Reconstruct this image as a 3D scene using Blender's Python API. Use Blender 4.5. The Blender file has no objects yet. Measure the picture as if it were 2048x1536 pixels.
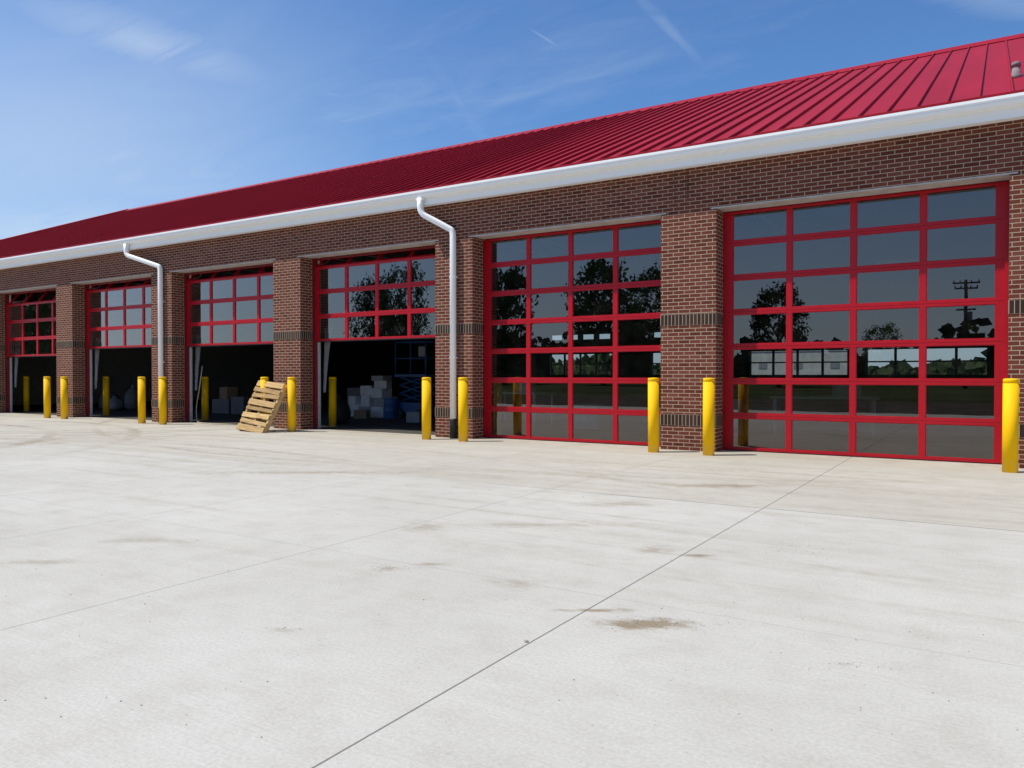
import bpy, math, random
from mathutils import Vector, Matrix
random.seed(7)
scn = bpy.context.scene
col = scn.collection
S, Cc = math.sin(math.radians(32.1)), math.cos(math.radians(32.1))
H = 1.34; F = 1538.0

# ---------------------------------------------------------------- node helpers
def new_mat(name):
    m = bpy.data.materials.new(name); m.use_nodes = True
    nt = m.node_tree; nt.nodes.clear()
    out = nt.nodes.new('ShaderNodeOutputMaterial')
    return m, nt, out
def sock(nt, n, i, v):
    if hasattr(v, 'links') or isinstance(v, bpy.types.NodeSocket): nt.links.new(v, n.inputs[i])
    elif v is not None: n.inputs[i].default_value = v
def M_(nt, op, a, b=None, c=None, clamp=False):
    n = nt.nodes.new('ShaderNodeMath'); n.operation = op; n.use_clamp = clamp
    sock(nt, n, 0, a); sock(nt, n, 1, b); sock(nt, n, 2, c)
    return n.outputs[0]
def mixc(nt, f, a, b, blend='MIX'):
    n = nt.nodes.new('ShaderNodeMix'); n.data_type = 'RGBA'; n.blend_type = blend
    sock(nt, n, 0, f); sock(nt, n, 6, a); sock(nt, n, 7, b)
    return n.outputs[2]
def maprange(nt, v, a, b, c, d, smooth=False):
    n = nt.nodes.new('ShaderNodeMapRange'); n.clamp = True
    if smooth: n.interpolation_type = 'SMOOTHSTEP'
    sock(nt, n, 0, v)
    for i, x in enumerate((a, b, c, d)): n.inputs[i+1].default_value = x
    return n.outputs[0]
def mapping(nt, v, loc=(0,0,0), rot=(0,0,0), sc=(1,1,1), typ='POINT'):
    n = nt.nodes.new('ShaderNodeMapping'); n.vector_type = typ
    sock(nt, n, 0, v)
    n.inputs[1].default_value = loc; n.inputs[2].default_value = rot; n.inputs[3].default_value = sc
    return n.outputs[0]
def noise(nt, v, scale, detail=4, rough=.55, dist=0.0):
    n = nt.nodes.new('ShaderNodeTexNoise')
    sock(nt, n, 'Vector', v)
    n.inputs['Scale'].default_value = scale; n.inputs['Detail'].default_value = detail
    n.inputs['Roughness'].default_value = rough; n.inputs['Distortion'].default_value = dist
    return n.outputs[0]
def ramp(nt, f, stops):
    n = nt.nodes.new('ShaderNodeValToRGB'); sock(nt, n, 0, f)
    e = n.color_ramp.elements
    while len(e) < len(stops): e.new(.5)
    for i, (p, c) in enumerate(stops):
        e[i].position = p; e[i].color = (*c, 1)
    return n.outputs[0]
def vlen(nt, v):
    ln = nt.nodes.new('ShaderNodeVectorMath'); ln.operation = 'LENGTH'; nt.links.new(v, ln.inputs[0]); return ln.outputs['Value']
def principled(nt, out, base, rough=.6, metal=0.0, spec=.5):
    b = nt.nodes.new('ShaderNodeBsdfPrincipled')
    sock(nt, b, 'Base Color', base if not isinstance(base, tuple) else (*base[:3], 1))
    sock(nt, b, 'Roughness', rough); sock(nt, b, 'Metallic', metal)
    b.inputs['Specular IOR Level'].default_value = spec
    nt.links.new(b.outputs[0], out.inputs[0])
    return b
def bump(nt, b, h, strength, dist=.01):
    n = nt.nodes.new('ShaderNodeBump'); n.inputs['Strength'].default_value = strength
    n.inputs['Distance'].default_value = dist
    nt.links.new(h, n.inputs['Height']); nt.links.new(n.outputs[0], b.inputs['Normal'])
def simple(name, base, rough=.5, metal=0.0, var=.12, scale=6.0, spec=.5):
    m, nt, out = new_mat(name)
    tc = nt.nodes.new('ShaderNodeTexCoord').outputs['Object']
    nz = noise(nt, tc, scale, 5)
    f = maprange(nt, nz, .3, .7, 0, 1)
    a = tuple(c*(1-var) for c in base) + (1,); b_ = tuple(min(1, c*(1+var)) for c in base) + (1,)
    c = mixc(nt, f, a, b_)
    r = maprange(nt, nz, .3, .7, max(0, rough-.06), min(1, rough+.08))
    principled(nt, out, c, r, metal, spec)
    return m

# ---------------------------------------------------------------- mesh helpers
class MB:
    def __init__(s): s.v = []; s.f = []; s.sm = []
    def box(s, x0, x1, y0, y1, z0, z1, M=None):
        n = len(s.v)
        for z in (z0, z1):
            for x, y in ((x0,y0),(x1,y0),(x1,y1),(x0,y1)):
                p = Vector((x,y,z)); s.v.append(M @ p if M else p)
        for q in ((3,2,1,0),(4,5,6,7),(0,1,5,4),(1,2,6,5),(2,3,7,6),(3,0,4,7)):
            s.f.append([n+i for i in q]); s.sm.append(False)
        return s
    def quad(s, a, b, c, d):
        n = len(s.v); s.v += [Vector(p) for p in (a,b,c,d)]; s.f.append([n,n+1,n+2,n+3]); s.sm.append(False); return s
    def poly(s, pts):
        n = len(s.v); s.v += [Vector(p) for p in pts]; s.f.append(list(range(n, n+len(pts)))); s.sm.append(False); return s
    def prism_x(s, prof, x0, x1):
        n = len(s.v); k = len(prof)
        for x in (x0, x1):
            for y, z in prof: s.v.append(Vector((x,y,z)))
        for i in range(k):
            j = (i+1) % k; s.f.append([n+i, n+j, n+k+j, n+k+i]); s.sm.append(False)
        s.f.append([n+i for i in reversed(range(k))]); s.f.append([n+k+i for i in range(k)]); s.sm += [False, False]
        return s
    def tube(s, pts, r, seg=10, cap=True, smooth=True, sq=None):
        pts = [Vector(p) for p in pts]; rs = r if isinstance(r, (list,tuple)) else [r]*len(pts)
        up = None; n0 = len(s.v)
        for i, p in enumerate(pts):
            d = (pts[min(i+1,len(pts)-1)] - pts[max(i-1,0)]).normalized()
            if up is None:
                up = Vector((0,0,1)) if abs(d.z) < .9 else Vector((0,1,0))
            a = (up - d*up.dot(d)).normalized(); up = a; b = d.cross(a)
            for k in range(seg):
                t = 2*math.pi*k/seg
                ca, sa = math.cos(t), math.sin(t)
                if sq:
                    e = 2/sq
                    ca = math.copysign(abs(ca)**e, ca); sa = math.copysign(abs(sa)**e, sa)
                s.v.append(p + (a*ca + b*sa)*rs[i])
        for i in range(len(pts)-1):
            for k in range(seg):
                k2 = (k+1) % seg; o = n0+i*seg
                s.f.append([o+k, o+k2, o+seg+k2, o+seg+k]); s.sm.append(smooth)
        if cap:
            s.f.append([n0+k for k in reversed(range(seg))]); s.f.append([n0+(len(pts)-1)*seg+k for k in range(seg)]); s.sm += [False, False]
        return s
    def lathe(s, prof, seg=28, c=(0,0,0), smooth=True):
        n0 = len(s.v); c = Vector(c)
        for r, z in prof:
            for k in range(seg):
                t = 2*math.pi*k/seg; s.v.append(c + Vector((r*math.cos(t), r*math.sin(t), z)))
        for i in range(len(prof)-1):
            for k in range(seg):
                k2 = (k+1) % seg; o = n0+i*seg
                s.f.append([o+k, o+k2, o+seg+k2, o+seg+k]); s.sm.append(smooth)
        s.f.append([n0+k for k in reversed(range(seg))]); s.f.append([n0+(len(prof)-1)*seg+k for k in range(seg)]); s.sm += [False, False]
        return s
    def mesh(s, name, mat, uvo=(0,0)):
        me = bpy.data.meshes.new(name); me.from_pydata([tuple(v) for v in s.v], [], s.f); me.update()
        me.polygons.foreach_set('use_smooth', s.sm)
        uv = me.uv_layers.new(name='UVMap').data
        for p in me.polygons:
            nx, ny, nz = (abs(c) for c in p.normal)
            for li in p.loop_indices:
                v = me.vertices[me.loops[li].vertex_index].co
                if ny >= nx and ny >= nz: q = (v.x, v.z)
                elif nx >= nz: q = (v.y+.05, v.z)
                else: q = (v.x, v.y)
                uv[li].uv = (q[0]-uvo[0], q[1]-uvo[1])
        me.materials.append(mat)
        return me
    def build(s, name, mat, parent=None, world=False, uvo=(0,0), loc=None, bevel=0):
        o = bpy.data.objects.new(name, s.mesh(name, mat, uvo)); col.objects.link(o)
        if parent:
            o.parent = parent
            if world: o.matrix_parent_inverse = Matrix.Translation(-world_loc(parent))
        if loc: o.location = loc
        if bevel:
            b = o.modifiers.new('Bevel', 'BEVEL'); b.width = bevel; b.segments = 2; b.limit_method = 'ANGLE'
        return o
def world_loc(o):
    l = Vector((0,0,0))
    while o:
        l += o.location
        if o.parent: l += o.matrix_parent_inverse.translation
        o = o.parent
    return l
def tag(o, label=None, cat=None, group=None, kind=None):
    if label: o['label'] = label
    if cat: o['category'] = cat
    if group: o['group'] = group
    if kind: o['kind'] = kind
    return o
def empty(name, loc, label, cat, group=None, rz=0):
    o = bpy.data.objects.new(name, None); col.objects.link(o); o.location = loc; o.rotation_euler.z = rz
    o.empty_display_size = .2
    return tag(o, label, cat, group)
def copy_tree(o, parent=None):
    c = o.copy(); col.objects.link(c)
    if parent: c.parent = parent
    for ch in list(o.children): copy_tree(ch, c)
    return c
def gpt(px, py):
    t = H*F/(py-750); l = (px-1024)/F*t
    return l*Cc - t*S, l*S + t*Cc, t
def fillet(pts, r, n=6):
    pts = [Vector(p) for p in pts]; out = [pts[0]]
    for i in range(1, len(pts)-1):
        a, b, c = pts[i-1], pts[i], pts[i+1]
        d1 = (a-b); d2 = (c-b); rr = min(r, d1.length*.45, d2.length*.45)
        p = b + d1.normalized()*rr; q = b + d2.normalized()*rr
        for k in range(n+1):
            t = k/n; out.append(p*(1-t)**2 + b*2*t*(1-t) + q*t*t)
    out.append(pts[-1]); return out

# ---------------------------------------------------------------- materials
def brick_material(name, stops, mortar, bw, rh, ms, off):
    m, nt, out = new_mat(name)
    uv = nt.nodes.new('ShaderNodeTexCoord').outputs['UV']
    b = nt.nodes.new('ShaderNodeTexBrick'); nt.links.new(uv, b.inputs['Vector'])
    b.offset = off; b.inputs['Scale'].default_value = 1
    b.inputs['Color1'].default_value = (0,0,0,1); b.inputs['Color2'].default_value = (1,1,1,1); b.inputs['Mortar'].default_value = (.5,.5,.5,1)
    b.inputs['Mortar Size'].default_value = ms; b.inputs['Mortar Smooth'].default_value = .15
    b.inputs['Brick Width'].default_value = bw; b.inputs['Row Height'].default_value = rh
    c = ramp(nt, b.outputs[0], stops)
    n1 = noise(nt, uv, 40, 4); n2 = noise(nt, uv, .7, 4)
    c = mixc(nt, 1.0, c, ramp(nt, n1, [(.25, (.8,.8,.8)), (.75, (1.2,1.18,1.16))]), 'MULTIPLY')
    c = mixc(nt, 1.0, c, ramp(nt, n2, [(.3, (.96,.96,.96)), (.7, (1.04,1.03,1.03))]), 'MULTIPLY')
    mo = mixc(nt, noise(nt, uv, 9, 3), tuple(x*.85 for x in mortar)+(1,), tuple(x*1.12 for x in mortar)+(1,))
    c = mixc(nt, b.outputs['Fac'], c, mo)
    p = principled(nt, out, c, .85, 0, .15)
    h = M_(nt, 'ADD', M_(nt, 'MULTIPLY', b.outputs['Fac'], -1.0), M_(nt, 'MULTIPLY', n1, .35))
    bump(nt, p, h, .6, .005)
    return m
M = {}
M['brick'] = brick_material('red_brick', [(0,(.10,.028,.018)),(.2,(.135,.038,.0235)),(.7,(.158,.046,.029)),(1,(.19,.062,.041))], (.47,.36,.255), .2032, .0677, .0057, .5)
M['soldier'] = brick_material('dark_soldier_brick', [(0,(.04,.024,.018)),(.5,(.055,.033,.025)),(1,(.08,.046,.034))], (.42,.33,.24), .0677, .2032, .0056, 0)
M['red'] = simple('red_door_paint', (.44,.004,.013), .38, 0, .06, 3, .35)
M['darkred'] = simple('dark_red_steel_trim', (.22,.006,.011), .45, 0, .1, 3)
M['white'] = simple('white_gutter_aluminium', (.93,.93,.915), .5, 0, .005, .4, .3)
M['galv'] = simple('galvanised_steel', (.62,.62,.60), .5, .3, .15, 20)
M['lintel'] = simple('grey_steel_lintel', (.50,.46,.42), .6, .1, .15, 5)
M['black'] = simple('black_rubber', (.02,.02,.022), .6)
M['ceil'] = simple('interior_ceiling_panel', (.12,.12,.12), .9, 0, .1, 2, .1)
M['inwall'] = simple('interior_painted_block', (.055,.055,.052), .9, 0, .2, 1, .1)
M['box'] = simple('white_carton', (.55,.55,.55), .8)
M['cardboard'] = simple('brown_cardboard', (.24,.16,.10), .85)
M['blue'] = simple('blue_machine_paint', (.018,.08,.23), .5)
M['greyplastic'] = simple('grey_plastic', (.25,.26,.27), .6)
M['darkplastic'] = simple('dark_grey_plastic', (.12,.12,.125), .6)
M['hose'] = simple('tan_hose', (.5,.42,.3), .6)
M['ventgrey'] = simple('vent_grey_metal', (.28,.22,.22), .9, 0, .1, 6, .1)
M['stone'] = simple('pebble_stone', (.30,.27,.23), .9, 0, .35, 30)
M['conduit'] = simple('rusty_conduit', (.16,.08,.06), .7)
M['bark'] = simple('bark', (.10,.075,.055), .9, 0, .3, 4, 0)
M['polewood'] = simple('weathered_pole_wood', (.10,.08,.065), .9, 0, .3, 4, 0)
M['trailer'] = simple('weathered_trailer_panel', (.55,.53,.48), .8, 0, .15, 1.5, .1)

m, nt, out = new_mat('red_standing_seam_metal')
tc = nt.nodes.new('ShaderNodeTexCoord').outputs['Object']
n1 = noise(nt, mapping(nt, tc, sc=(2.46,.25,.25)), 1.0, 3)
c = mixc(nt, maprange(nt, n1, .3, .7, 0, 1), (.30,.003,.012,1), (.36,.005,.016,1))
p = principled(nt, out, c, .5, 0, .25)
bump(nt, p, noise(nt, mapping(nt, tc, sc=(2,.6,.6)), 1.2, 2), .15, .02)
M['roof'] = m
m, nt, out = new_mat('yellow_bollard_plastic')
oi = nt.nodes.new('ShaderNodeObjectInfo')
tc = nt.nodes.new('ShaderNodeTexCoord').outputs['Object']
sx = nt.nodes.new('ShaderNodeSeparateXYZ'); nt.links.new(tc, sx.inputs[0])
off = nt.nodes.new('ShaderNodeVectorMath'); off.operation = 'ADD'
nt.links.new(tc, off.inputs[0]); nt.links.new(oi.outputs['Location'], off.inputs[1])
nz = noise(nt, off.outputs[0], 9, 5)
low = maprange(nt, sx.outputs[2], 0, .2, .4, 0)
c = mixc(nt, maprange(nt, nz, .4, .75, 0, .3), (.96,.54,.0,1), (.93,.51,.001,1))
c = mixc(nt, M_(nt, 'MULTIPLY', low, maprange(nt, nz, .35, .6, 0, 1)), c, (.55,.46,.26,1))
p = principled(nt, out, c, .65, 0, .2)
M['yellow'] = m
m, nt, out = new_mat('pale_pine_wood')
oi = nt.nodes.new('ShaderNodeObjectInfo')
tc = nt.nodes.new('ShaderNodeTexCoord').outputs['Object']
g = noise(nt, mapping(nt, tc, sc=(2.5,40,40)), 1.0, 4, .6, .6)
c = ramp(nt, g, [(.3, (.34,.21,.09)), (.5, (.54,.37,.17)), (.75, (.66,.48,.26))])
c = mixc(nt, 1.0, c, ramp(nt, oi.outputs['Random'], [(0,(.62,.57,.50)),(1,(1.1,1.07,1.0))]), 'MULTIPLY')
p = principled(nt, out, c, .8, 0, .2); bump(nt, p, g, .3, .003)
M['wood'] = m
m, nt, out = new_mat('tinted_door_glass')
lw = nt.nodes.new('ShaderNodeLayerWeight'); lw.inputs[0].default_value = .5
f3 = M_(nt, 'POWER', lw.outputs['Facing'], 2.2)
fac = M_(nt, 'ADD', M_(nt, 'MULTIPLY', f3, .85), .135, clamp=True)
tr = nt.nodes.new('ShaderNodeBsdfTransparent'); tr.inputs[0].default_value = (.46,.50,.50,1)
gl = nt.nodes.new('ShaderNodeBsdfGlossy'); gl.inputs['Roughness'].default_value = .008
gl.inputs['Color'].default_value = (1.0,.94,.92,1)
tc = nt.nodes.new('ShaderNodeTexCoord').outputs['Object']
bn = nt.nodes.new('ShaderNodeBump'); bn.inputs['Strength'].default_value = .07; bn.inputs['Distance'].default_value = .004
nt.links.new(noise(nt, tc, 1.6, 1), bn.inputs['Height']); nt.links.new(bn.outputs[0], gl.inputs['Normal'])
mx = nt.nodes.new('ShaderNodeMixShader'); nt.links.new(fac, mx.inputs[0]); nt.links.new(tr.outputs[0], mx.inputs[1]); nt.links.new(gl.outputs[0], mx.inputs[2])
df = nt.nodes.new('ShaderNodeBsdfDiffuse'); df.inputs[0].default_value = (.52,.47,.44,1)
mx2 = nt.nodes.new('ShaderNodeMixShader')
nt.links.new(maprange(nt, noise(nt, tc, 3, 5), .35, .7, .0, .010), mx2.inputs[0])
nt.links.new(mx.outputs[0], mx2.inputs[1]); nt.links.new(df.outputs[0], mx2.inputs[2])
nt.links.new(mx2.outputs[0], out.inputs[0])
M['glass'] = m
m, nt, out = new_mat('milky_plastic_sheet')
df = nt.nodes.new('ShaderNodeBsdfDiffuse'); df.inputs[0].default_value = (.6,.6,.6,1)
tl = nt.nodes.new('ShaderNodeBsdfTranslucent'); tl.inputs[0].default_value = (.6,.6,.6,1)
mx = nt.nodes.new('ShaderNodeMixShader'); nt.links.new(df.outputs[0], mx.inputs[1]); nt.links.new(tl.outputs[0], mx.inputs[2])
tr = nt.nodes.new('ShaderNodeBsdfTransparent'); mx2 = nt.nodes.new('ShaderNodeMixShader')
tc = nt.nodes.new('ShaderNodeTexCoord').outputs['Object']
nt.links.new(maprange(nt, noise(nt, mapping(nt, tc, sc=(12,12,.8)), 1, 3), .3, .7, .3, .75), mx2.inputs[0])
nt.links.new(tr.outputs[0], mx2.inputs[1]); nt.links.new(mx.outputs[0], mx2.inputs[2]); nt.links.new(mx2.outputs[0], out.inputs[0])
M['sheet'] = m
def leafmat(name, a, b):
    m, nt, out = new_mat(name)
    geo = nt.nodes.new('ShaderNodeNewGeometry')
    n1 = noise(nt, geo.outputs['Position'], .5, 3)
    c = mixc(nt, maprange(nt, n1, .35, .65, 0, 1), (*a,1), (*b,1))
    c = mixc(nt, M_(nt, 'MULTIPLY', geo.outputs['Random Per Island'], .5), c, (*[x*.6 for x in b],1))
    df = nt.nodes.new('ShaderNodeBsdfDiffuse'); nt.links.new(c, df.inputs[0])
    nt.links.new(df.outputs[0], out.inputs[0])
    return m
M['leaf'] = leafmat('tree_leaves', (.04,.075,.02), (.09,.14,.04))
M['leaf2'] = leafmat('far_wood_leaves', (.045,.06,.03), (.075,.095,.045))
M['grass'] = simple('mown_grass', (.05,.062,.027), 1.0, 0, .45, .15, 0)
M['dirt'] = simple('bare_gravelly_dirt', (.07,.062,.05), 1.0, 0, .4, 1.0, 0)

def concrete(name, base, patches=(), arcs=()):
    m, nt, out = new_mat(name)
    tc = nt.nodes.new('ShaderNodeTexCoord').outputs['Object']
    sp = nt.nodes.new('ShaderNodeSeparateXYZ'); nt.links.new(tc, sp.inputs[0]); X, Y = sp.outputs[0], sp.outputs[1]
    big = noise(nt, tc, .35, 6, .6); mid = noise(nt, tc, 2.6, 7, .65); fine = noise(nt, tc, 55, 4, .7)
    a = (base[0]*.92, base[1]*.915, base[2]*.90); b = tuple(x*1.03 for x in base)
    c = mixc(nt, maprange(nt, big, .35, .65, 0, 1), (*a,1), (*b,1))
    c = mixc(nt, 1.0, c, ramp(nt, mid, [(.28,(.91,.90,.88)),(.52,(1,1,1)),(.8,(1.04,1.04,1.04))]), 'MULTIPLY')
    c = mixc(nt, 1.0, c, ramp(nt, fine, [(.25,(.84,.84,.84)),(.7,(1.08,1.08,1.08))]), 'MULTIPLY')
    br = noise(nt, mapping(nt, tc, sc=(2.0,120,1)), 1.0, 3)
    c = mixc(nt, 1.0, c, ramp(nt, br, [(.3,(.945,.945,.945)),(.7,(1.03,1.03,1.03))]), 'MULTIPLY')
    cx = M_(nt, 'FLOOR', M_(nt, 'DIVIDE', M_(nt, 'ADD', X, 1.96), 2.45)); cy = M_(nt, 'FLOOR', M_(nt, 'DIVIDE', M_(nt, 'SUBTRACT', Y, .57), 3.66))
    cb = nt.nodes.new('ShaderNodeCombineXYZ'); nt.links.new(cx, cb.inputs[0]); nt.links.new(cy, cb.inputs[1])
    wn = nt.nodes.new('ShaderNodeTexWhiteNoise'); nt.links.new(cb.outputs[0], wn.inputs[0])
    c = mixc(nt, 1.0, c, ramp(nt, wn.outputs[0], [(0,(.98,.977,.97)),(1,(1.01,1.01,1.01))]), 'MULTIPLY')
    c = mixc(nt, 1.0, c, mixc(nt, maprange(nt, Y, 7.85, 7.93, 0, 1), (1,1,1,1), (.945,.93,.90,1)), 'MULTIPLY')
    brk = maprange(nt, noise(nt, tc, 9, 5, .7), .32, .65, .1, 1)
    tan = (base[0]*.62, base[1]*.555, base[2]*.44, 1)
    far = maprange(nt, Y, 3.0, 7.0, .18, 1)
    sm_ = None
    for rot, sx_, sy_, lo in ((-14,.18,3.2,.50),(9,.15,4.2,.54),(-32,.22,3.6,.56)):
        st = noise(nt, mapping(nt, tc, (rot*1.7,rot,0), (0,0,math.radians(rot)), (sx_,sy_,1)), 1.0, 6, .62, .5)
        k = maprange(nt, st, lo, lo+.14, 0, 1)
        k = M_(nt, 'MULTIPLY', k, maprange(nt, noise(nt, mapping(nt, tc, (rot,3,0)), .25, 2), .40, .56, 0, 1))
        sm_ = k if sm_ is None else M_(nt, 'MAXIMUM', sm_, k)
    c = mixc(nt, M_(nt, 'MULTIPLY', M_(nt, 'MULTIPLY', M_(nt, 'MULTIPLY', sm_, brk), far), .7), c, tan)
    wl = M_(nt, 'MULTIPLY', maprange(nt, Y, 12.0, 13.3, 0, .7), maprange(nt, mid, .4, .62, .1, 1))
    c = mixc(nt, wl, c, tan)
    at = None
    for (ax, ay, ar, aw, s) in arcs:
        v = mapping(nt, tc, (-ax,-ay,0)); d = vlen(nt, v)
        k = M_(nt, 'ABSOLUTE', M_(nt, 'SUBTRACT', d, ar))
        k = maprange(nt, M_(nt, 'ADD', k, M_(nt, 'MULTIPLY', M_(nt, 'SUBTRACT', mid, .5), .10)), aw*.35, aw, s, 0, True)
        at = k if at is None else M_(nt, 'MAXIMUM', at, k)
    if at is not None:
        lug = maprange(nt, noise(nt, tc, 7, 5, .65), .36, .60, .12, 1)
        gate = M_(nt, 'MULTIPLY', maprange(nt, noise(nt, tc, .38, 3), .38, .58, .1, 1), maprange(nt, Y, 6.0, 8.0, 0, 1))
        gate = M_(nt, 'MULTIPLY', gate, maprange(nt, X, -14, -5, 1, .45))
        c = mixc(nt, M_(nt, 'MULTIPLY', M_(nt, 'MULTIPLY', at, lug), gate), c, (base[0]*.54, base[1]*.48, base[2]*.39, 1))
    pn = noise(nt, mapping(nt, tc, rot=(0,0,.3), sc=(7,16,1)), 1.0, 6, .7)
    total = None
    for (px, py, w, h, s, wave) in patches:
        x, y, t = gpt(px, py); A = w*t/F/2; B_ = h*t*t/(H*F)/2
        v = mapping(nt, tc, (x,y,0), (0,0,math.radians(32.1)), (A,B_,1), 'TEXTURE')
        k = maprange(nt, M_(nt, 'ADD', vlen(nt, v), M_(nt, 'MULTIPLY', M_(nt, 'SUBTRACT', mid, .5), 1.2)), .1, 1.3, 1, 0)
        k = M_(nt, 'MULTIPLY', maprange(nt, M_(nt, 'ADD', pn, M_(nt, 'MULTIPLY', k, .35)), .56, .83, 0, 1), M_(nt, 'MULTIPLY', k, s*1.5), clamp=True)
        if wave:
            wv = nt.nodes.new('ShaderNodeTexWave'); wv.wave_type = 'RINGS'; nt.links.new(mapping(nt, v, (0,1.4,0)), wv.inputs[0])
            wv.inputs['Scale'].default_value = 2.2; wv.inputs['Distortion'].default_value = 1.0
            k = M_(nt, 'MULTIPLY', k, maprange(nt, wv.outputs['Fac'], .35, .65, .1, 1))
        total = k if total is None else M_(nt, 'MAXIMUM', total, k)
    if total is not None:
        pc = mixc(nt, mid, (.21,.165,.105,1), (.34,.28,.20,1))
        c = mixc(nt, total, c, pc)
    dx = M_(nt, 'PINGPONG', M_(nt, 'ADD', X, 1.96), 1.225)
    dy = M_(nt, 'PINGPONG', M_(nt, 'SUBTRACT', Y, .57), 1.83)
    wob = M_(nt, 'MULTIPLY', M_(nt, 'SUBTRACT', noise(nt, tc, 14, 2), .5), .004)
    jx = maprange(nt, M_(nt, 'ADD', dx, wob), .002, .007, .5, 0); jy = maprange(nt, M_(nt, 'ADD', dy, wob), .002, .006, .26, 0)
    dm = M_(nt, 'ABSOLUTE', M_(nt, 'ADD', M_(nt, 'ADD', X, 1.96), wob)); jm = maprange(nt, dm, .002, .0065, .85, 0)
    dm2 = M_(nt, 'ABSOLUTE', M_(nt, 'ADD', M_(nt, 'SUBTRACT', Y, 7.89), wob)); jm2 = maprange(nt, dm2, .008, .014, .7, 0)
    jm2 = M_(nt, 'MULTIPLY', jm2, maprange(nt, X, -6, -3.5, .15, 1))
    j = M_(nt, 'MAXIMUM', M_(nt, 'MAXIMUM', jx, jy), M_(nt, 'MAXIMUM', jm, jm2))
    c = mixc(nt, j, c, (.13,.12,.105,1))
    p = principled(nt, out, c, .9, 0, .12)
    hh = M_(nt, 'ADD', M_(nt, 'MULTIPLY', fine, .5), M_(nt, 'ADD', M_(nt, 'MULTIPLY', br, .6), M_(nt, 'MULTIPLY', j, -2.5)))
    bump(nt, p, hh, .5, .004)
    return m
patches = [(1300,1250,220,30,1.1,0),(1180,1222,190,11,.9,0),(775,1138,90,14,.45,0),(860,1129,100,7,.4,0),(1310,1100,120,24,.8,1),(1390,1112,90,8,.6,0),
 (565,1262,110,14,.25,0),(300,1082,260,14,.3,0),(90,1125,240,14,.3,0),(1690,1332,80,18,.25,0),(1040,1168,130,34,.6,1),
 (850,1055,100,22,.7,1),(1240,1008,180,16,.8,1),(640,945,560,9,.45,0),(1440,972,320,11,.6,0),(60,885,200,26,.6,1),(1100,1050,500,14,.3,0)]
arcs = [(-22,2,8.2,.2,.95),(-22,2,9.9,.2,.95),(-24,14,6.5,.16,.85),(-24,14,8.2,.16,.85),(-10,27,18.6,.14,.7),(-12,-6,15.2,.15,.7),(-12,-6,17.0,.15,.65),(-30,22,17.0,.16,.85),(-30,22,18.8,.16,.8),(2,-20,28.4,.14,.6),(2,-20,30.1,.14,.6)]
M['conc'] = concrete('broom_finished_concrete', (.53,.507,.452), patches, arcs)
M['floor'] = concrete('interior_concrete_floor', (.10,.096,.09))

# ---------------------------------------------------------------- setting
g = MB().quad((-900,-900,-.05),(900,-900,-.05),(900,900,-.05),(-900,900,-.05)).build('ground', M['grass']); tag(g, 'open grass land around the concrete', 'ground', kind='structure')
g = MB().box(-75,45,-1.4,13.61,-.04,0).build('concrete_apron', M['conc']); tag(g, 'pale jointed concrete apron in front of the doors', 'pavement', kind='structure')
g = MB().quad((-75,-14,-.02),(45,-14,-.02),(45,-1.41,-.02),(-75,-1.41,-.02)).build('dirt_strip', M['dirt']); tag(g, 'bare dirt strip beyond the concrete edge', 'ground', kind='structure')

# ---------------------------------------------------------------- building
YW, YB, YD = 13.2, 13.6, 13.64
L = [-4.10] + [-4.12-5.135*k for k in range(1,6)]
R = [.17] + [-5.11-5.125*(k-1) for k in range(1,6)]
HEAD = 4.25; X0, X1 = -50.0, 14.0
B = empty('fire_station', (-4,13.2,0), 'long brick fire station with crimson metal roof and row of red glazed overhead doors', 'building')
w = MB()
w.box(X0, X1, YW, YB, HEAD, 5.06)
w.box(X0, L[5], YW, YB, -.03, HEAD)
for k in range(5): w.box(R[k+1], L[k], YW, YB, -.03, HEAD)
w.box(R[0], X1, YW, YB, -.03, HEAD)
w.build('wall', M['brick'], B, True)
MB().box(X0, X0+.4, YB, 34.9, -.03, 5.06).build('end_wall', M['brick'], B, True)
MB().box(X1-.4, X1, YB, 34.9, -.03, 5.06).build('end_wall', M['brick'], B, True)
piers = [(R[k+1], L[k]) for k in range(5)] + [(X0, L[5]), (R[0], X1)]
for a, b in piers:
    for zb in (.44, 2.22):
        MB().box(a-.005, b+.005, YW-.005, YB-.01, zb, zb+.2).build('soldier_course', M['soldier'], B, True, uvo=(a, zb-.0015))
for k in range(6):
    MB().box(L[k]-.1, R[k]+.1, YW-.006, YB-.02, HEAD-.022, HEAD-.002).build('lintel', M['lintel'], B, True)
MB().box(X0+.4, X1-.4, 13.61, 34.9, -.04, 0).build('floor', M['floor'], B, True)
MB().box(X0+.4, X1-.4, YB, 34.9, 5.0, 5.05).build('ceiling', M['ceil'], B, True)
MB().box(-37, -36.8, YB, 34.9, 0, 5.0).build('partition_wall', simple('pale_partition_paint', (.4,.4,.39), .8), B, True)
rw = MB()
YR0, YR1 = 34.9, 35.2
wins = sorted([(-4.5,-.2),(-9.3,-5.2),(-14.0,-11.0),(-19.6,-16.0)])
rw.box(X0, X1, YR0, YR1, -.03, 1.35); rw.box(X0, X1, YR0, YR1, 2.4, 3.12); rw.box(X0, X1, YR0, YR1, 3.4, 5.06)
for z0, z1, ws in ((1.35,2.4,wins),(3.12,3.4,wins[:2])):
    prev = X0
    for a, b in ws + [(X1, X1)]:
        if a > prev: rw.box(prev, a, YR0, YR1, z0, z1)
        prev = b
rw.build('rear_wall', M['inwall'], B, True)
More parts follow.
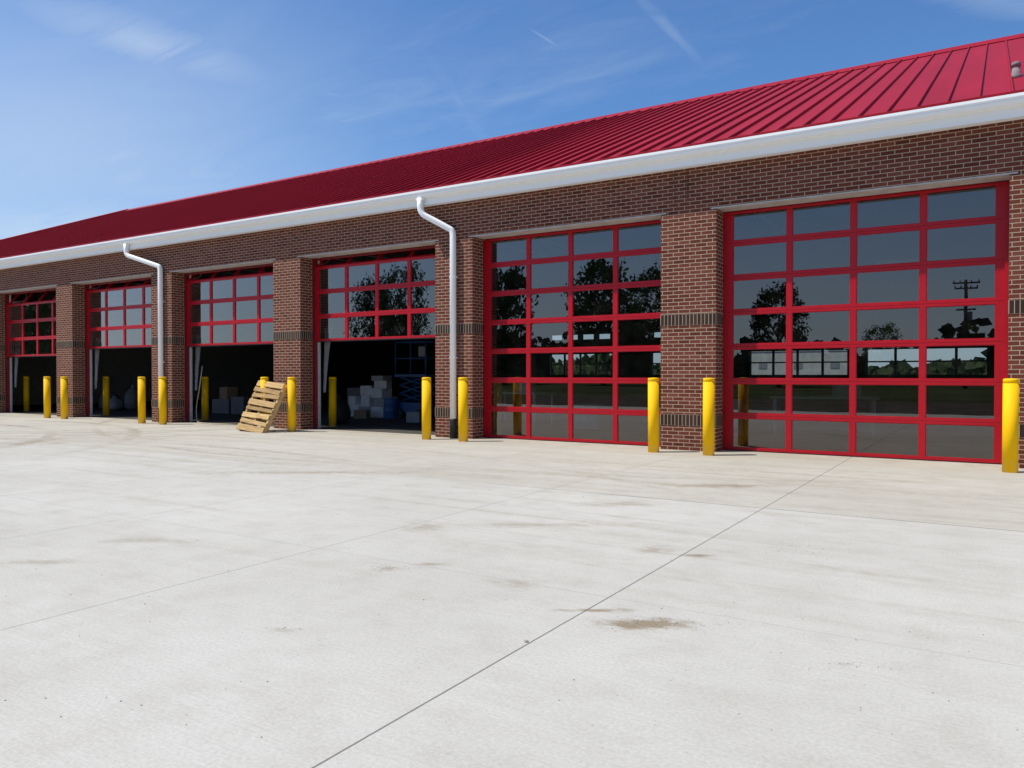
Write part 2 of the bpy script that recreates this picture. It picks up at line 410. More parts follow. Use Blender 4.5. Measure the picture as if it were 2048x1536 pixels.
for i_, (a, b) in enumerate(wins):
    f = MB(); n = 4
    for i in range(n+1):
        x = a + (b-a)*i/n
        f.box(x-.05, x+.05, YR0-.01, YR0+.05, 1.35, 2.4)
    f.box(a, b, YR0-.02, YR0+.04, 1.86, 1.92)
    f.build('rear_window', M['greyplastic'], B, True)
    if i_ < 2:
        f = MB(); f.box(a, b, YR0-.02, YR0+.04, 3.06, 3.14)
        for i in range(n+1):
            x = a + (b-a)*i/n; f.box(x-.15, x+.15, YR0-.01, YR0+.05, 3.13, 3.4)
        f.build('rear_window', M['greyplastic'], B, True)
# roof
YE, ZE, YRG = 12.93, 5.27, 24.0
SL = .436; ZR = ZE + SL*(YRG-YE); run = YRG-YE
XR, XL = X1+.3, -50.3
YB2 = YRG + run
rf = MB()
hipL = XL + run
def rz(y): return ZE + SL*(y-YE)
rf.poly([(XL,YE,ZE),(XR,YE,ZE),(XR,YRG,ZR),(hipL,YRG,ZR)])
rf.poly([(XR,YB2,ZE),(XL,YB2,ZE),(hipL,YRG,ZR),(XR,YRG,ZR)])
rf.poly([(XL,YB2,ZE),(XL,YE,ZE),(hipL,YRG,ZR)])
rf.poly([(XR,YE,ZE),(XR,YB2,ZE),(XR,YRG,ZR)])
rf.poly([(XL,YE,ZE-.02),(XL,YB2,ZE-.02),(XR,YB2,ZE-.02),(XR,YE,ZE-.02)])
roof = rf.build('roof', M['roof'], B, True)
sm = MB(); x = .195 + .406*34
while x > XL+.2:
    ytop = YRG if x > hipL else YE + (x-XL)
    y0, z0, z1 = YE-.01, rz(YE-.01), rz(ytop)
    if ytop > y0+.1:
        n = len(sm.v); w2 = .012; hh = .055
        for xx in (x-w2, x+w2):
            for (yy, zz) in ((y0,z0),(ytop,z1),(ytop,z1+hh),(y0,z0+hh)): sm.v.append(Vector((xx,yy,zz)))
        for q in ((0,1,2,3),(7,6,5,4),(3,2,6,7),(0,3,7,4),(1,5,6,2)): sm.f.append([n+i for i in q]); sm.sm.append(False)
    x -= .406
sm.build('standing_seams', M['roof'], roof, True)
cap = MB(); cap.prism_x([(YRG-.28,ZR-.10),(YRG,ZR+.10),(YRG+.28,ZR-.10),(YRG,ZR-.05)], hipL-.1, XR+.02)
cap.build('ridge_cap', M['roof'], roof, True)
hc = MB(); hc.tube([(XL,YE,ZE+.03),(hipL,YRG,ZR+.04)], .09, 6, smooth=False); hc.build('hip_cap', M['roof'], roof, True)
MB().prism_x([(YE-.015,ZE-.06),(YE-.015,ZE+.055),(YE+.03,ZE+.07),(YE+.03,ZE-.06)], XL, XR).build('eave_trim', M['roof'], roof, True)
vx, vy = .27, 15.08; vz = rz(vy)
v = MB(); v.lathe([(.10,-.05),(.09,.02),(.065,.06),(.06,.14),(.056,.14),(.056,.17),(.068,.17),(.068,.235),(.05,.245)], 18, (vx,vy,vz))
v.build('vent_pipe', M['ventgrey'], roof, True)
GT = 5.265
gp = [(12.99,5.12),(12.99,GT-.01),(12.98,GT-.01),(12.98,5.135),(12.90,5.135),(12.868,5.18),(12.868,5.205),(12.85,5.228),(12.85,GT-.004),(12.868,GT-.004),(12.868,GT),(12.842,GT),(12.842,5.223),(12.858,5.202),(12.858,5.175),(12.893,5.125)]
gu = MB(); gu.prism_x(gp, XL, XR); gut = gu.build('gutter', M['white'], B, True)
MB().box(XL, XR, 12.992, 13.03, 4.975, 5.24).build('fascia', M['white'], B, True)
MB().box(XL, XR, 13.03, YW-.001, 4.99, 5.005).build('soffit', M['white'], B, True)
def downspout(xo, xv):
    p = fillet([(xo,12.92,5.12),(xo,12.92,4.80),(xv-.02,13.115,4.40),(xv,13.12,4.30),(xv,13.12,.41)], .16, 7)
    d = MB(); d.tube(p, .060, 20, sq=3.2)
    o = d.build('downspout', M['white'], B, True)
    MB().box(xo-.08, xo+.08, 12.87, 12.965, 5.07, 5.117).build('outlet', M['white'], o, True)
    MB().tube([(xv,13.12,-.02),(xv,13.12,.38),(xv,13.12,.40),(xv,13.12,.42)], [.068,.068,.066,.06], 20, sq=3.2).build('boot', M['black'], o, True)
    for z in (1.7, 3.4):
        MB().box(xv-.068, xv+.068, 13.075, YW-.002, z, z+.022).build('strap', M['white'], o, True)
downspout(-10.42, -9.70); downspout(-21.25, -19.93)
k = MB(); k.tube([(-4.62,13.18,4.98),(-4.62,13.18,4.5),(-4.62,13.16,4.46),(-4.62,13.12,4.44)], [.008,.009,.02,.02], 8)
k.build('conduit', M['conduit'], B, True)
MB().tube([(-4.86,13.185,4.98),(-4.86,13.185,4.35)], .006, 8).build('conduit', M['conduit'], B, True)

SH = .61
def section_meshes(W):
    f = MB(); g = MB(); os_, is_, rl = .115, .085, .045
    D0, D1 = 0, .045
    f.box(-W/2, W/2, D0, D1, .002, rl); f.box(-W/2, W/2, D0, D1, SH-rl, SH-.002)
    cw = (W - 2*os_ - 3*is_)/4
    f.box(-W/2, -W/2+os_, D0+.0005, D1-.0005, rl, SH-rl); f.box(W/2-os_, W/2, D0+.0005, D1-.0005, rl, SH-rl)
    for i in range(4):
        a = -W/2 + os_ + i*(cw+is_)
        if i < 3: f.box(a+cw, a+cw+is_, D0+.0005, D1-.0005, rl, SH-rl)
        bd = .012
        for q in ((a,a+cw,rl,rl+bd),(a,a+cw,SH-rl-bd,SH-rl),(a,a+bd,rl+bd,SH-rl-bd),(a+cw-bd,a+cw,rl+bd,SH-rl-bd)):
            f.box(q[0],q[1],.008,.036,q[2],q[3])
        g.quad((a+.006,.024,rl+.006),(a+cw-.006,.024,rl+.006),(a+cw-.006,.024,SH-rl-.006),(a+.006,.024,SH-rl-.006))
    return f.mesh('door_section', M['red']), g.mesh('glass', M['glass'])
secs = {}
def make_door(k, zb):
    a, b = L[k]+.045, R[k]-.045; W = b-a; cx = (a+b)/2
    key = round(W, 3)
    if key not in secs: secs[key] = section_meshes(W)
    fm, gm = secs[key]
    fr = MB(); fr.box(L[k]+.002, L[k]+.05, YD-.03, YD+.06, 0, HEAD-.03); fr.box(R[k]-.05, R[k]-.002, YD-.03, YD+.06, 0, HEAD-.03)
    fr.box(L[k]+.05, R[k]-.05, YD-.03, YD-.004, HEAD-.075, HEAD-.03)
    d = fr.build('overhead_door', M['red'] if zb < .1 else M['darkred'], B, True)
    y, z, tilt = YD, zb+.012, 0.0
    for i in range(7):
        if zb < .1: t = random.uniform(-.002,.002)
        else:
            top = z + SH
            if tilt == 0 and top <= HEAD+.06: t = 0
            elif tilt == 0: t = math.radians(38)
            elif tilt < 1: t = math.radians(80)
            else: t = math.radians(88.5)
        if zb >= .1: tilt = t
        for me, nm in ((fm,'door_section'),(gm,'glass')):
            o = bpy.data.objects.new(nm, me); col.objects.link(o); o.parent = d
            o.location = Vector((cx, y, z)); o.rotation_euler.x = -t
        if zb < .1: t = 0
        y += math.sin(t)*SH; z += math.cos(t)*SH
    MB().box(a, b, YD+.008, YD+.04, zb-.012, zb+.013).build('bottom_seal', M['black'], d, True)
    for x in (L[k]+.075, R[k]-.075):
        tr = MB()
        tr.box(x-.025, x+.025, YD+.075, YD+.08, 0, 3.95); tr.box(x-.025, x-.02, YD+.08, YD+.13, 0, 3.95); tr.box(x+.02, x+.025, YD+.08, YD+.13, 0, 3.95)
        tr.tube(fillet([(x,YD+.1,3.95),(x,YD+.1,4.5),(x,YD+.6,4.56)], .4), .025, 6, smooth=False); tr.box(x-.02, x+.02, YD+.6, YD+4.4, 4.54, 4.59)
        tr.build('track', M['galv'], d, True)
    return d
opens = [0, 0, 2.17, 2.15, 2.17, 1.98]
doors = [make_door(k, opens[k]) for k in range(6)]
bpy.context.view_layer.update()
for d in doors:
    for c in d.children:
        if c.name.startswith(('door_section','glass')):
            c.matrix_parent_inverse = d.matrix_world.inverted()

for (x, y) in ((-2.5,20),(-7.2,20),(-12.5,20),(-2.5,26)):
    o = empty('ceiling_light', (x,y,4.75), 'unlit white strip light hanging inside behind the door glass', 'ceiling light', 'strip lights hanging inside the bays')
    MB().box(-.6,.6,-.09,.09,0,.06).build('housing', M['white'], o); MB().box(-.58,.58,-.08,.08,-.03,-.001).build('diffuser', M['white'], o)

# ---------------------------------------------------------------- bollards
proto = None
def bollard(x, y, label, inside=False):
    global proto
    if proto is None:
        p = MB(); r = .096
        p.lathe([(r,-.02),(r,1.226)], 32)
        proto = p.build('bollard', M['yellow'])
        MB().lathe([(r-.002,1.226),(r-.002,1.229),(r,1.230),(r,1.274),(r-.004,1.284),(r-.018,1.290),(.012,1.294)], 32).build('cap', M['yellow'], proto)
        o = proto
    else: o = copy_tree(proto)
    o.location = (x, y, 0)
    o.rotation_euler = (random.uniform(-.004,.004), random.uniform(-.004,.004), random.uniform(0,6))
    tag(o, label, 'bollard', 'yellow bollards inside the doorways' if inside else 'yellow bollards guarding the brick piers')
YBo = 12.62
for x, lab in ((.19,'yellow bollard at the far right edge of the photo, nearest and largest of all'),
 (-4.04,'yellow bollard at the left corner of the nearest closed door'),
 (-5.01,'yellow bollard at the right corner of the second closed door'),
 (-9.08,'yellow bollard just right of the near downspout with black boot'),
 (-10.02,'yellow bollard just left of the near downspout, at the open doorway corner'),
 (-14.06,'yellow bollard immediately right of the leaning pallet'),
 (-15.0,'yellow bollard mostly hidden behind the leaning pallet'),
 (-19.09,'yellow bollard immediately right of the far downspout'),
 (-20.05,'yellow bollard immediately left of the far downspout'),
 (-24.05,'right one of the two outdoor yellow bollards at the leftmost full brick pier'),
 (-25.04,'left one of the two outdoor yellow bollards at the leftmost full brick pier')):
    bollard(x, YBo, lab)
for x, lab in ((-14.58,'yellow bollard standing inside the open doorway that shows the stacked boxes'),
 (-19.8,'yellow bollard standing inside the open doorway left of the pallet, hose beside it'),
 (-24.98,'yellow bollard standing inside the second open doorway from the left'),
 (-30.15,'yellow bollard standing inside the leftmost open doorway'),
 (-9.45,'yellow bollard seen dimly through the glass of the second closed door'),
 (-4.3,'yellow bollard seen dimly through the glass of the nearest closed door')):
    bollard(x, 14.46, lab, True)

# ---------------------------------------------------------------- pallet
P = empty('wooden_pallet', (-14.86,12.02,0.02), 'pale wooden pallet leaning against a yellow bollard', 'pallet')
P.rotation_euler = (-math.radians(26), math.radians(4), math.radians(-7))
PL, PW = 1.29, 1.09
for x in (-PW/2+.035, 0, PW/2-.035):
    MB().box(x-.032, x+.032, .030, .135, 0, PL).build('stringer', M['wood'], P, bevel=.004)
for i, (z, h, dx, rr) in enumerate(((.0,.15,0,0),(.185,.10,.016,.022),(.345,.12,-.016,-.03),(.53,.085,.014,.012),(.66,.14,.0,.008),(.87,.10,.024,-.024),(1.0,.11,-.016,.026),(1.15,.14,.0,0))):
    Mx = Matrix.Translation((dx,0,z+h/2)) @ Matrix.Rotation(rr, 4, 'Y')
    MB().box(-PW/2, PW/2, 0, .029, -h/2, h/2, Mx).build('deck_board', M['wood'], P, bevel=.004)
for z, h in ((0,.14),(.30,.1),(.56,.14),(.90,.1),(1.15,.14)):
    MB().box(-PW/2, PW/2, .136, .162, z, z+h).build('bottom_board', M['wood'], P, bevel=.004)

# ---------------------------------------------------------------- things inside the doorways
def carton(x, y, z, w, d, h, rz, mat, label, grp):
    o = MB().box(-w/2, w/2, -d/2, d/2, 0, h).build('carton', mat, None, loc=(x,y,z), bevel=.008); o.rotation_euler.z = rz
    MB().box(-w/2-.002, w/2+.002, -.03, .03, h-.08, h+.002).build('tape', M['greyplastic'], o)
    tag(o, label, 'box', grp)
gx, gy = -16.5, 18.4
G1 = 'cartons stacked inside the boxes doorway'
bx, gp_, cb_, dk = M['box'], M['greyplastic'], M['cardboard'], M['darkplastic']
for dx, dy, z, w, h, r, mt, nm in (
 (-1.0,.1,0,.5,.4,.3,bx,'pale carton on the floor at the far left of the stacks in the boxes doorway'),
 (-1.04,.1,.4,.42,.26,-.25,bx,'pale carton topping the leftmost low stack in the boxes doorway'),
 (-.45,0,0,.5,.34,.1,gp_,'grey carton at the base of the second stack in the boxes doorway'),
 (-.40,.02,.34,.46,.36,-.2,bx,'pale carton in the middle of the second stack in the boxes doorway'),
 (-.47,.0,.70,.38,.3,.35,bx,'small pale carton topping the second stack in the boxes doorway'),
 (.1,0,0,.55,.34,-.1,bx,'pale carton at the base of the tall stack in the boxes doorway'),
 (.14,.03,.34,.48,.28,.2,gp_,'grey carton second from the bottom of the tall stack in the boxes doorway'),
 (.08,0,.62,.54,.3,-.15,bx,'pale carton third from the bottom of the tall stack in the boxes doorway'),
 (.15,0,.92,.42,.24,.3,bx,'pale carton second from the top of the tall stack in the boxes doorway'),
 (.1,0,1.16,.5,.16,-.05,gp_,'flat grey carton topping the tall stack in the boxes doorway'),
 (-.1,-.7,0,.4,.26,.5,cb_,'low brown carton on the floor in front of the tall carton stack'),
 (-2.0,1.2,0,.7,.9,.1,dk,'tall dark grey carton half hidden at the left back of the boxes doorway')):
    carton(gx+dx, gy+dy, z, w, .42, h, r, mt, nm, G1)
carton(-13.9, 17.0, 0, .4, .4, .3, .3, gp_, 'low grey carton beside the blue lift wheels', G1)
carton(-22.9, 17.6, .0, .8, .6, .5, .1, dk, 'dark grey carton on the floor inside the doorway left of the pallet', 'cartons inside the doorway left of the pallet')
carton(-22.8, 17.6, .5, .55, .4, .42, -.2, cb_, 'brown carton set on a dark grey carton left of the pallet doorway', 'cartons inside the doorway left of the pallet')
carton(-21.9, 17.4, .0, .5, .4, .6, .3, dk, 'dark grey carton standing right of the brown carton', 'cartons inside the doorway left of the pallet')
dr = MB(); dr.lathe([(.21,0),(.22,.02),(.22,.22),(.23,.24),(.22,.26),(.22,.44),(.23,.46),(.22,.48),(.22,.62),(.21,.64)], 24)
dro = dr.build('drum', M['blue'], None, loc=(-15.75,18.1,0)); tag(dro, 'short dark blue drum between the cartons and the blue lift', 'drum')
MB().lathe([(.20,.641),(.202,.66),(.02,.665)], 24).build('lid', gp_, dro)
Lf = empty('scissor_lift', (-15.1,18.6,0), 'blue scissor lift parked inside the open doorway beside the pale cartons', 'lift')
MB().box(-.55,.55,-.35,.35,.16,.5).build('chassis', M['blue'], Lf, bevel=.02)
for sx in (-1,1):
    for sy in (-1,1):
        t = MB(); t.tube([(sx*.42,sy*.36,.16),(sx*.42,sy*.46,.16)], .16, 18); t.build('wheel', M['black'], Lf)
sc = MB()
for i in range(3):
    z = .52+.25*i
    for sy in (-.3,.3):
        sc.tube([(-.48,sy,z),(.48,sy,z+.25)], .03, 6); sc.tube([(.48,sy*.9,z),(-.48,sy*.9,z+.25)], .03, 6)
sc.build('scissor_arms', M['blue'], Lf)
MB().box(-.62,.62,-.38,.38,1.28,1.36).build('platform', M['blue'], Lf)
gr = MB()
for x in (-.6,0,.6):
    for y in (-.36,.36): gr.tube([(x,y,1.36),(x,y,2.35)], .02, 6)
for z in (1.85,2.35):
    gr.tube([(-.6,-.36,z),(.6,-.36,z),(.6,.36,z),(-.6,.36,z),(-.6,-.36,z)], .02, 6)
gr.build('guard_rail', M['blue'], Lf)
MB().box(.35,.6,-.41,-.37,1.9,2.2).build('control_box', M['greyplastic'], Lf)
def bag(x, y, r, h, mat, label, grp=None):
    b = MB(); seg = 18; prof = [(.6,0),(1,.15),(1.05,.4),(.85,.7),(.4,.88),(.16,.95),(.22,1.05),(.05,1.08)]
    b.lathe([(p*r, z*h) for p, z in prof], seg)
    for v in b.v:
        a = math.atan2(v.y, v.x); k = 1+.12*math.sin(3*a+v.z*5+x)+.07*math.sin(7*a+x*3)+random.uniform(-.04,.04)
        v.x *= k; v.y *= k
    o = b.build('bag', mat, None, loc=(x,y,0)); tag(o, label, 'bag', grp)
bag(-15.2, 15.3, .3, .75, M['black'], 'black rubbish bag standing behind the bollard in the boxes doorway')
bag(-29.0, 16.9, .35, .75, dk, 'left bag of the three heaped in the second doorway from left', 'bags heaped inside the doorway')
bag(-28.3, 16.7, .32, .5, gp_, 'low middle bag of the three heaped in the second doorway from left', 'bags heaped inside the doorway')
bag(-27.7, 17.1, .33, .9, dk, 'right bag of the three heaped in the second doorway from left', 'bags heaped inside the doorway')
for k, lab in ((2,'milky plastic sheet hanging at the left side of the boxes doorway'),(3,'milky plastic sheet hanging at the left side of the doorway left of the pallet'),
               (4,'milky plastic sheet hanging in the second doorway from the left'),(5,'milky plastic sheet hanging in the leftmost doorway')):
    s = MB(); n = 14; rows = 12; zt = opens[k]+.35
    for j in range(rows+1):
        z = zt - j/rows*(zt-.9)
        wd = .26*(1-j/rows)**1.1+.04
        for i in range(n+1):
            u = i/n; s.v.append(Vector((L[k]+.12+u*wd, 13.86+.03*math.sin(u*16+j*.3), z)))
    for j in range(rows):
        for i in range(n):
            a = j*(n+1)+i; s.f.append([a,a+1,a+n+2,a+n+1]); s.sm.append(True)
    o = s.build('plastic_sheet', M['sheet']); tag(o, lab, 'plastic sheet', 'plastic sheets hanging in the open doorways')
ho = MB(); ho.tube(fillet([(-19.15,13.9,1.6),(-19.3,13.9,.9),(-19.45,13.9,.4),(-19.2,13.75,.03),(-18.8,13.5,.015),(-18.0,13.35,.015),(-17.2,13.5,.015)], .3), .013, 8)
tag(ho.build('hose', M['hose']), 'thin tan hose trailing down beside the bollard left of the pallet', 'hose')
cs = MB(); n = 14
for i in range(n+1):
    for j in range(n+1):
        u, v = i/n-.5, j/n-.5; r = max(0, 1-4*(u*u+v*v))
        cs.v.append(Vector((u*1.1, v*.7, r*(.10+.16*random.random()))))
for i in range(n):
    for j in range(n): a = i*(n+1)+j; cs.f.append([a,a+n+1,a+n+2,a+1]); cs.sm.append(False)
tag(cs.build('crumpled_plastic', M['box'], loc=(-28.7,12.5,.01)), 'crumpled pale plastic heap on the concrete at the far left edge', 'plastic sheet')
def table(x, y, rz, label):
    t = empty('work_table', (x,y,0), label, 'table', 'work tables inside the closed bays', rz)
    MB().box(-1.1,1.1,-.4,.4,.82,.87).build('tabletop', M['box'], t)
    for sx in (-1,1):
        for sy in (-1,1): MB().box(sx*1.0-.03,sx*1.0+.03,sy*.33-.03,sy*.33+.03,0,.82).build('leg', M['galv'], t)
table(-3.2, 18.0, .2, 'work table behind the glass of the nearest closed door')
table(-11.3, 18.4, -.3, 'work table behind the glass of the second closed door')
carton(-2.7, 17.9, .875, .5, .4, .3, .4, bx, 'pale carton on the work table behind the nearest closed door', None)
carton(-11.0, 18.3, .875, .4, .4, .35, .1, bx, 'pale carton on the work table behind the second closed door', None)
carton(-5.2, 17.4, 0, .8, .6, .8, .2, bx, 'large pale carton on the floor behind the nearest closed door', None)
carton(-8.6, 17.4, 0, .9, .6, .6, -.2, bx, 'large pale carton on the floor behind the second closed door', None)

def stone_into(mb, x, y, r):
    n = len(mb.v); seg = 6
    pr = [(0.55,0),(1,.35),(.75,.8),(.2,1)]
    for a, z in pr:
        for k in range(seg):
            t = 2*math.pi*k/seg+z; rr = r*a*random.uniform(.75,1.2); mb.v.append(Vector((x+rr*math.cos(t), y+rr*math.sin(t)*.8, z*r*.7)))
    for i in range(3):
        for k in range(seg):
            k2 = (k+1)%seg; o = n+i*seg; mb.f.append([o+k,o+k2,o+seg+k2,o+seg+k]); mb.sm.append(False)
    mb.f.append([n+3*seg+k for k in range(seg)]); mb.sm.append(False)
st = MB()
for i in range(110):
    px = random.uniform(0,2048); py = 900 + 600*random.random()
    x, y, t = gpt(px, py)
    if y < 12: stone_into(st, x, y, random.uniform(.0018,.0045)*(1+.07*t))
for (cpx, cpy, n, sp) in ((1590,1100,45,75),(1310,1250,90,60),(780,1138,30,30),(1690,1335,14,40),(560,1262,12,30)):
    for i in range(n):
        x, y, t = gpt(random.gauss(cpx, sp), random.gauss(cpy, sp*.12)); stone_into(st, x, y, random.uniform(.002,.005))
tag(st.build('loose_grit', M['stone']), 'scattered grit and pebbles on the concrete', 'gravel', kind='stuff')
b1 = MB(); stone_into(b1, 0, 0, .014); x, y, t = gpt(1053,1286)
tag(b1.build('stone', M['stone'], loc=(x,y,0)), 'largest single stone lying beside the long concrete joint', 'stone')

# ---------------------------------------------------------------- trees, pole and trailer (mirrored in or seen through the glass)
def tree_meshes(seed, h, cr):
    rnd = random.Random(seed)
    t = MB(); t.tube([(0,0,0),(.05,0,h*.2),(-.1,.1,h*.4),(0,0,h*.75)], [h*.03,h*.024,h*.018,h*.005], 8)
    for i in range(9):
        a = rnd.uniform(0,6.28); z = h*rnd.uniform(.25,.7); e = Vector((math.cos(a)*cr*.7, math.sin(a)*cr*.7, z+h*.15))
        t.tube([(0,0,z*.8), e*.5+Vector((0,0,z*.45)), e], [h*.012,h*.008,h*.003], 6)
    lf = MB()
    for i in range(130):
        a = rnd.uniform(0,6.28); zz = rnd.uniform(-1,1); rr = math.sqrt(max(0,1-zz*zz*.85))*rnd.uniform(.2,1.0)**.6
        c = Vector((math.cos(a)*cr*rr, math.sin(a)*cr*rr, h*.56+zz*h*.41))
        R_ = cr*rnd.uniform(.14,.32)
        for j in range(40):
            d = Vector((rnd.gauss(0,1),rnd.gauss(0,1),rnd.gauss(0,.8))).normalized()*R_*rnd.random()**.5
            s = rnd.uniform(.16,.36); u = Vector((rnd.gauss(0,1),rnd.gauss(0,1),rnd.gauss(0,1))).normalized(); v = u.orthogonal().normalized()
            p = c+d; lf.quad(p-u*s, p-v*s*.6, p+u*s, p+v*s*.6)
    return t.mesh('trunk', M['bark']), lf.mesh('crown', M['leaf'])
variants = [tree_meshes(11, 13, 5.0), tree_meshes(12, 13, 5.4), tree_meshes(13, 13, 4.4)]
for i, (x, y, h) in enumerate(((-38,-53,14.6),(-31,-54,13.2),(-51.5,-53,14.8),(-67.5,-53,16.5),(-75,-55,15),(-18.5,-53,10.6),(-10,-62,6.5),(6,-58,7.5),(-156,-53,19),(-165,-55,21),(-174,-52,20),(-184,-55,21))):
    o = empty('broadleaf_tree', (x,y,-.05), 'leafy broadleaf tree across the yard, mirrored in the door glass', 'tree', 'trees mirrored in the door glass')
    tm, lm = variants[i % 3]; sc_ = h/13
    for me, nm in ((tm,'trunk'),(lm,'crown')):
        c = bpy.data.objects.new(nm, me); col.objects.link(c); c.parent = o
    wf = .68 if i in (3,4) else 1
    o.scale = (sc_*random.uniform(.75,.9)*wf, sc_*random.uniform(.75,.9)*wf, sc_); o.rotation_euler.z = random.uniform(0,6)
def far_wood(y, x0, x1, hf, label, seed):
    rnd = random.Random(seed); m_ = MB(); n = int((x1-x0)/3)
    for i in range(n):
        x = x0+3*i; h1 = hf(x)*(.7+.18*math.sin(x*.05)+.12*math.sin(x*.17+1)+rnd.uniform(-.12,.15))
        for j in range(34):
            p = Vector((x+rnd.uniform(-2,2), y+rnd.uniform(-3,3), rnd.random()**.7*h1)); s = rnd.uniform(.6,1.4)
            u = Vector((rnd.gauss(0,1),rnd.gauss(0,.4),rnd.gauss(0,1))).normalized(); v = Vector((u.z,rnd.gauss(0,.2),-u.x)).normalized()
            m_.quad(p-u*s, p-v*s*.7, p+u*s, p+v*s*.7)
        m_.box(x-1.6,x+1.6,y-.5,y+.5,-.1,h1*.8)
    tag(m_.build('far_wood', M['leaf2']), label, 'wood', kind='stuff')
far_wood(-130, -420, 200, lambda x: 12 if x > -110 else 6, 'distant treeline mirrored low in the door glass', 3)
far_wood(150, -260, 160, lambda x: 5.5, 'distant green treeline seen through the rear windows', 4)
U = empty('utility_pole', (-2.2,-52.7,0), 'wooden utility pole with crossarms mirrored in the nearest door', 'pole')
MB().tube([(0,0,-.1),(0,0,9.9)], [.17,.13], 12).build('pole', M['polewood'], U)
for z, w_ in ((9.6,1.05),(9.1,.9),(7.6,.8),(7.0,.75)):
    MB().box(-w_,w_,-.06,.06,z-.07,z+.07).build('crossarm', M['polewood'], U)
for z, w_ in ((9.67,.95),(9.17,.85),(7.67,.7)):
    for x in (-w_,-w_*.45,w_*.45,w_): MB().lathe([(.05,0),(.06,.08),(.04,.2)], 8, (x,0,z)).build('insulator', M['greyplastic'], U)
MB().lathe([(.18,6.0),(.2,6.1),(.2,6.7),(.16,6.8)], 14, (.32,0,0)).build('transformer', M['greyplastic'], U)
T = empty('site_trailer', (-14.5,70,0), 'pale site trailer glimpsed through the rear window behind the nearest door', 'trailer')
MB().box(-5,5,0,2.6,.7,3.4).build('body', M['trailer'], T, bevel=.05)
MB().box(-5.05,5.05,-.05,2.65,3.4,3.5).build('roof', M['galv'], T)
for x in (-3,0,3): MB().box(x-.35,x+.35,-.03,.0,1.9,2.4).build('window', M['greyplastic'], T)
for x in (-.6,.6): MB().tube([(x,.1,.38),(x,.4,.38)], .38, 20).build('wheel', M['black'], T)

# ---------------------------------------------------------------- light
EL = math.radians(60)
hd = Vector((-.80,-.60,0)).normalized()
sd = Vector((hd.x*math.cos(EL), hd.y*math.cos(EL), math.sin(EL)))
sun = bpy.data.lights.new('sun', 'SUN'); sun.energy = 4.8; sun.angle = math.radians(.53); sun.color = (1,.955,.875)
so = bpy.data.objects.new('sun', sun); col.objects.link(so); so.rotation_euler = (-sd).to_track_quat('-Z','Y').to_euler(); so.location = (0,0,30)
W = bpy.data.worlds.new('World'); scn.world = W; W.use_nodes = True; nt = W.node_tree; nt.nodes.clear()
out = nt.nodes.new('ShaderNodeOutputWorld'); bg = nt.nodes.new('ShaderNodeBackground'); nt.links.new(bg.outputs[0], out.inputs[0])
sky = nt.nodes.new('ShaderNodeTexSky'); sky.sky_type = 'NISHITA'; sky.sun_disc = False
sky.sun_elevation = EL; sky.sun_rotation = math.atan2(hd.x, hd.y); sky.air_density = 1.1; sky.dust_density = .3; sky.ozone_density = 2.5
tc = nt.nodes.new('ShaderNodeTexCoord').outputs['Generated']
sp = nt.nodes.new('ShaderNodeSeparateXYZ'); nt.links.new(tc, sp.inputs[0])
dz = M_(nt, 'ADD', M_(nt, 'MAXIMUM', sp.outputs[2], 0.0), .12)
cb = nt.nodes.new('ShaderNodeCombineXYZ'); nt.links.new(M_(nt, 'DIVIDE', sp.outputs[0], dz), cb.inputs[0]); nt.links.new(M_(nt, 'DIVIDE', sp.outputs[1], dz), cb.inputs[1])
pv = cb.outputs[0]
def skyp(px, py):
    u = (px-1024)/F; v = (750-py)/F
    d = Vector((-S+u*Cc, Cc+u*S, v)).normalized()
    return d.x/(d.z+.12), d.y/(d.z+.12)
fr = noise(nt, mapping(nt, pv, (1,2,0), (0,0,math.radians(-30)), (1.0,2.8,1)), 1.9, 9, .62, 1.2)
w1 = noise(nt, mapping(nt, pv, (3.1,1.2,0), (0,0,math.radians(-35)), (.3,1.1,1)), 1.3, 8, .6, .8)
cm = M_(nt, 'MULTIPLY', maprange(nt, w1, .46, .76, 0, .42), maprange(nt, fr, .35, .7, .2, 1))
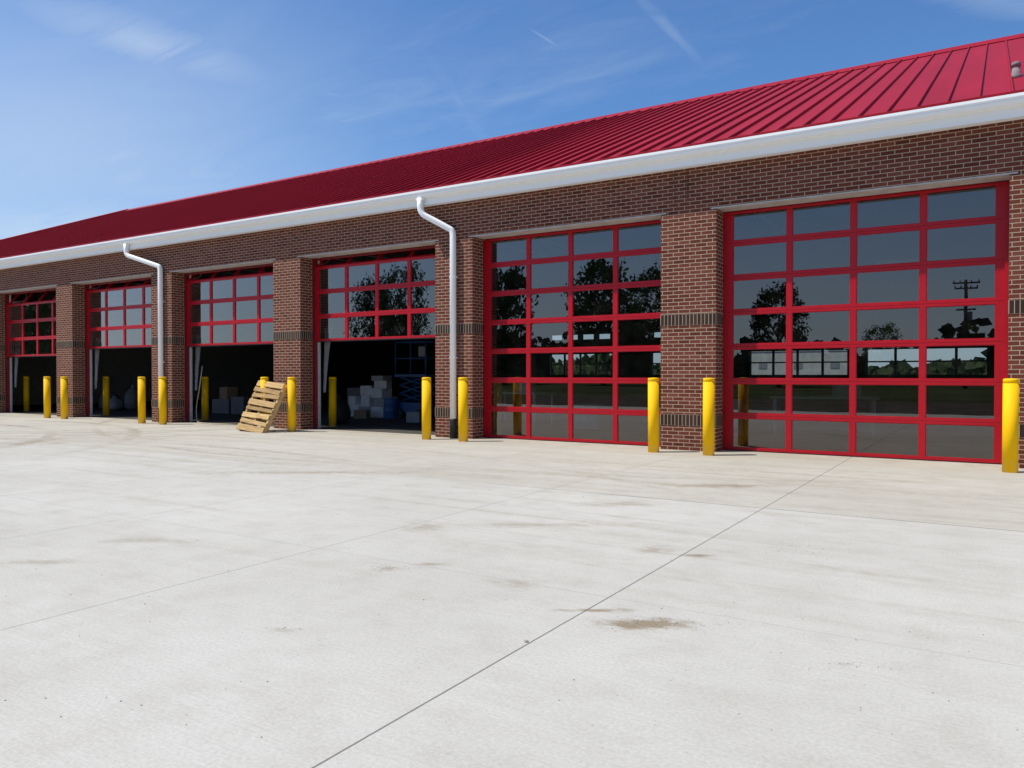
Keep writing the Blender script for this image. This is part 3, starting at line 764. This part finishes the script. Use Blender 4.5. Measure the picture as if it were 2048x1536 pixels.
for (x0,y0,x1,y1,wd,s) in ((-150,-60,760,250,90,.66),(120,150,700,290,34,.46),(-100,230,640,420,140,.6),(1250,-30,1420,150,24,.26),(1050,55,1135,108,5,.22),(-200,420,400,520,120,.6),(1750,-40,2300,60,45,.3),(560,170,760,210,16,.25),(820,60,1000,330,45,.2),(-500,60,650,460,260,.42)):
    a = Vector(skyp(x0,y0)); b = Vector(skyp(x1,y1)); mdl = Vector(skyp((x0+x1)/2,(y0+y1)/2))
    L_ = (b-a).length/2; an = math.atan2((b-a).y, (b-a).x)
    off_ = Vector(skyp((x0+x1)/2, (y0+y1)/2+wd)); nrm = Vector((-math.sin(an), math.cos(an))); hw = abs((off_-mdl).dot(nrm))
    wob = mapping(nt, pv, (mdl.x, mdl.y, 0), (0,0,an), (L_, hw, 1), 'TEXTURE')
    d = M_(nt, 'ADD', vlen(nt, wob), M_(nt, 'MULTIPLY', M_(nt, 'SUBTRACT', fr, .5), 1.8 if 10 < wd < 200 else .3))
    k = maprange(nt, d, 0.0, 1.15, s, 0, True)
    if 10 < wd < 200: k = M_(nt, 'MULTIPLY', k, maprange(nt, fr, .34, .66, .25, 1))
    cm = M_(nt, 'MAXIMUM', cm, k)
hz = maprange(nt, sp.outputs[2], 0, .33, .66, 0, True)
cm = M_(nt, 'ADD', cm, M_(nt, 'MULTIPLY', hz, M_(nt, 'SUBTRACT', 1.0, cm)))
skc = mixc(nt, 1.0, sky.outputs[0], (.60,.88,1.19,1), 'MULTIPLY')
fin = mixc(nt, cm, skc, (5.5,6.4,7.6,1))
nt.links.new(fin, bg.inputs[0]); bg.inputs[1].default_value = .116

# ---------------------------------------------------------------- camera
cam = bpy.data.cameras.new('camera'); co = bpy.data.objects.new('camera', cam); col.objects.link(co)
cam.sensor_width = 36; cam.lens = F/2048*36; cam.clip_end = 3000; cam.clip_start = .05
co.location = (0,0,H); co.rotation_euler = (math.radians(90-.67), 0, math.radians(32.1))
scn.camera = co
scn.view_settings.view_transform = 'Standard'; scn.view_settings.look = 'None'; scn.view_settings.exposure = 0
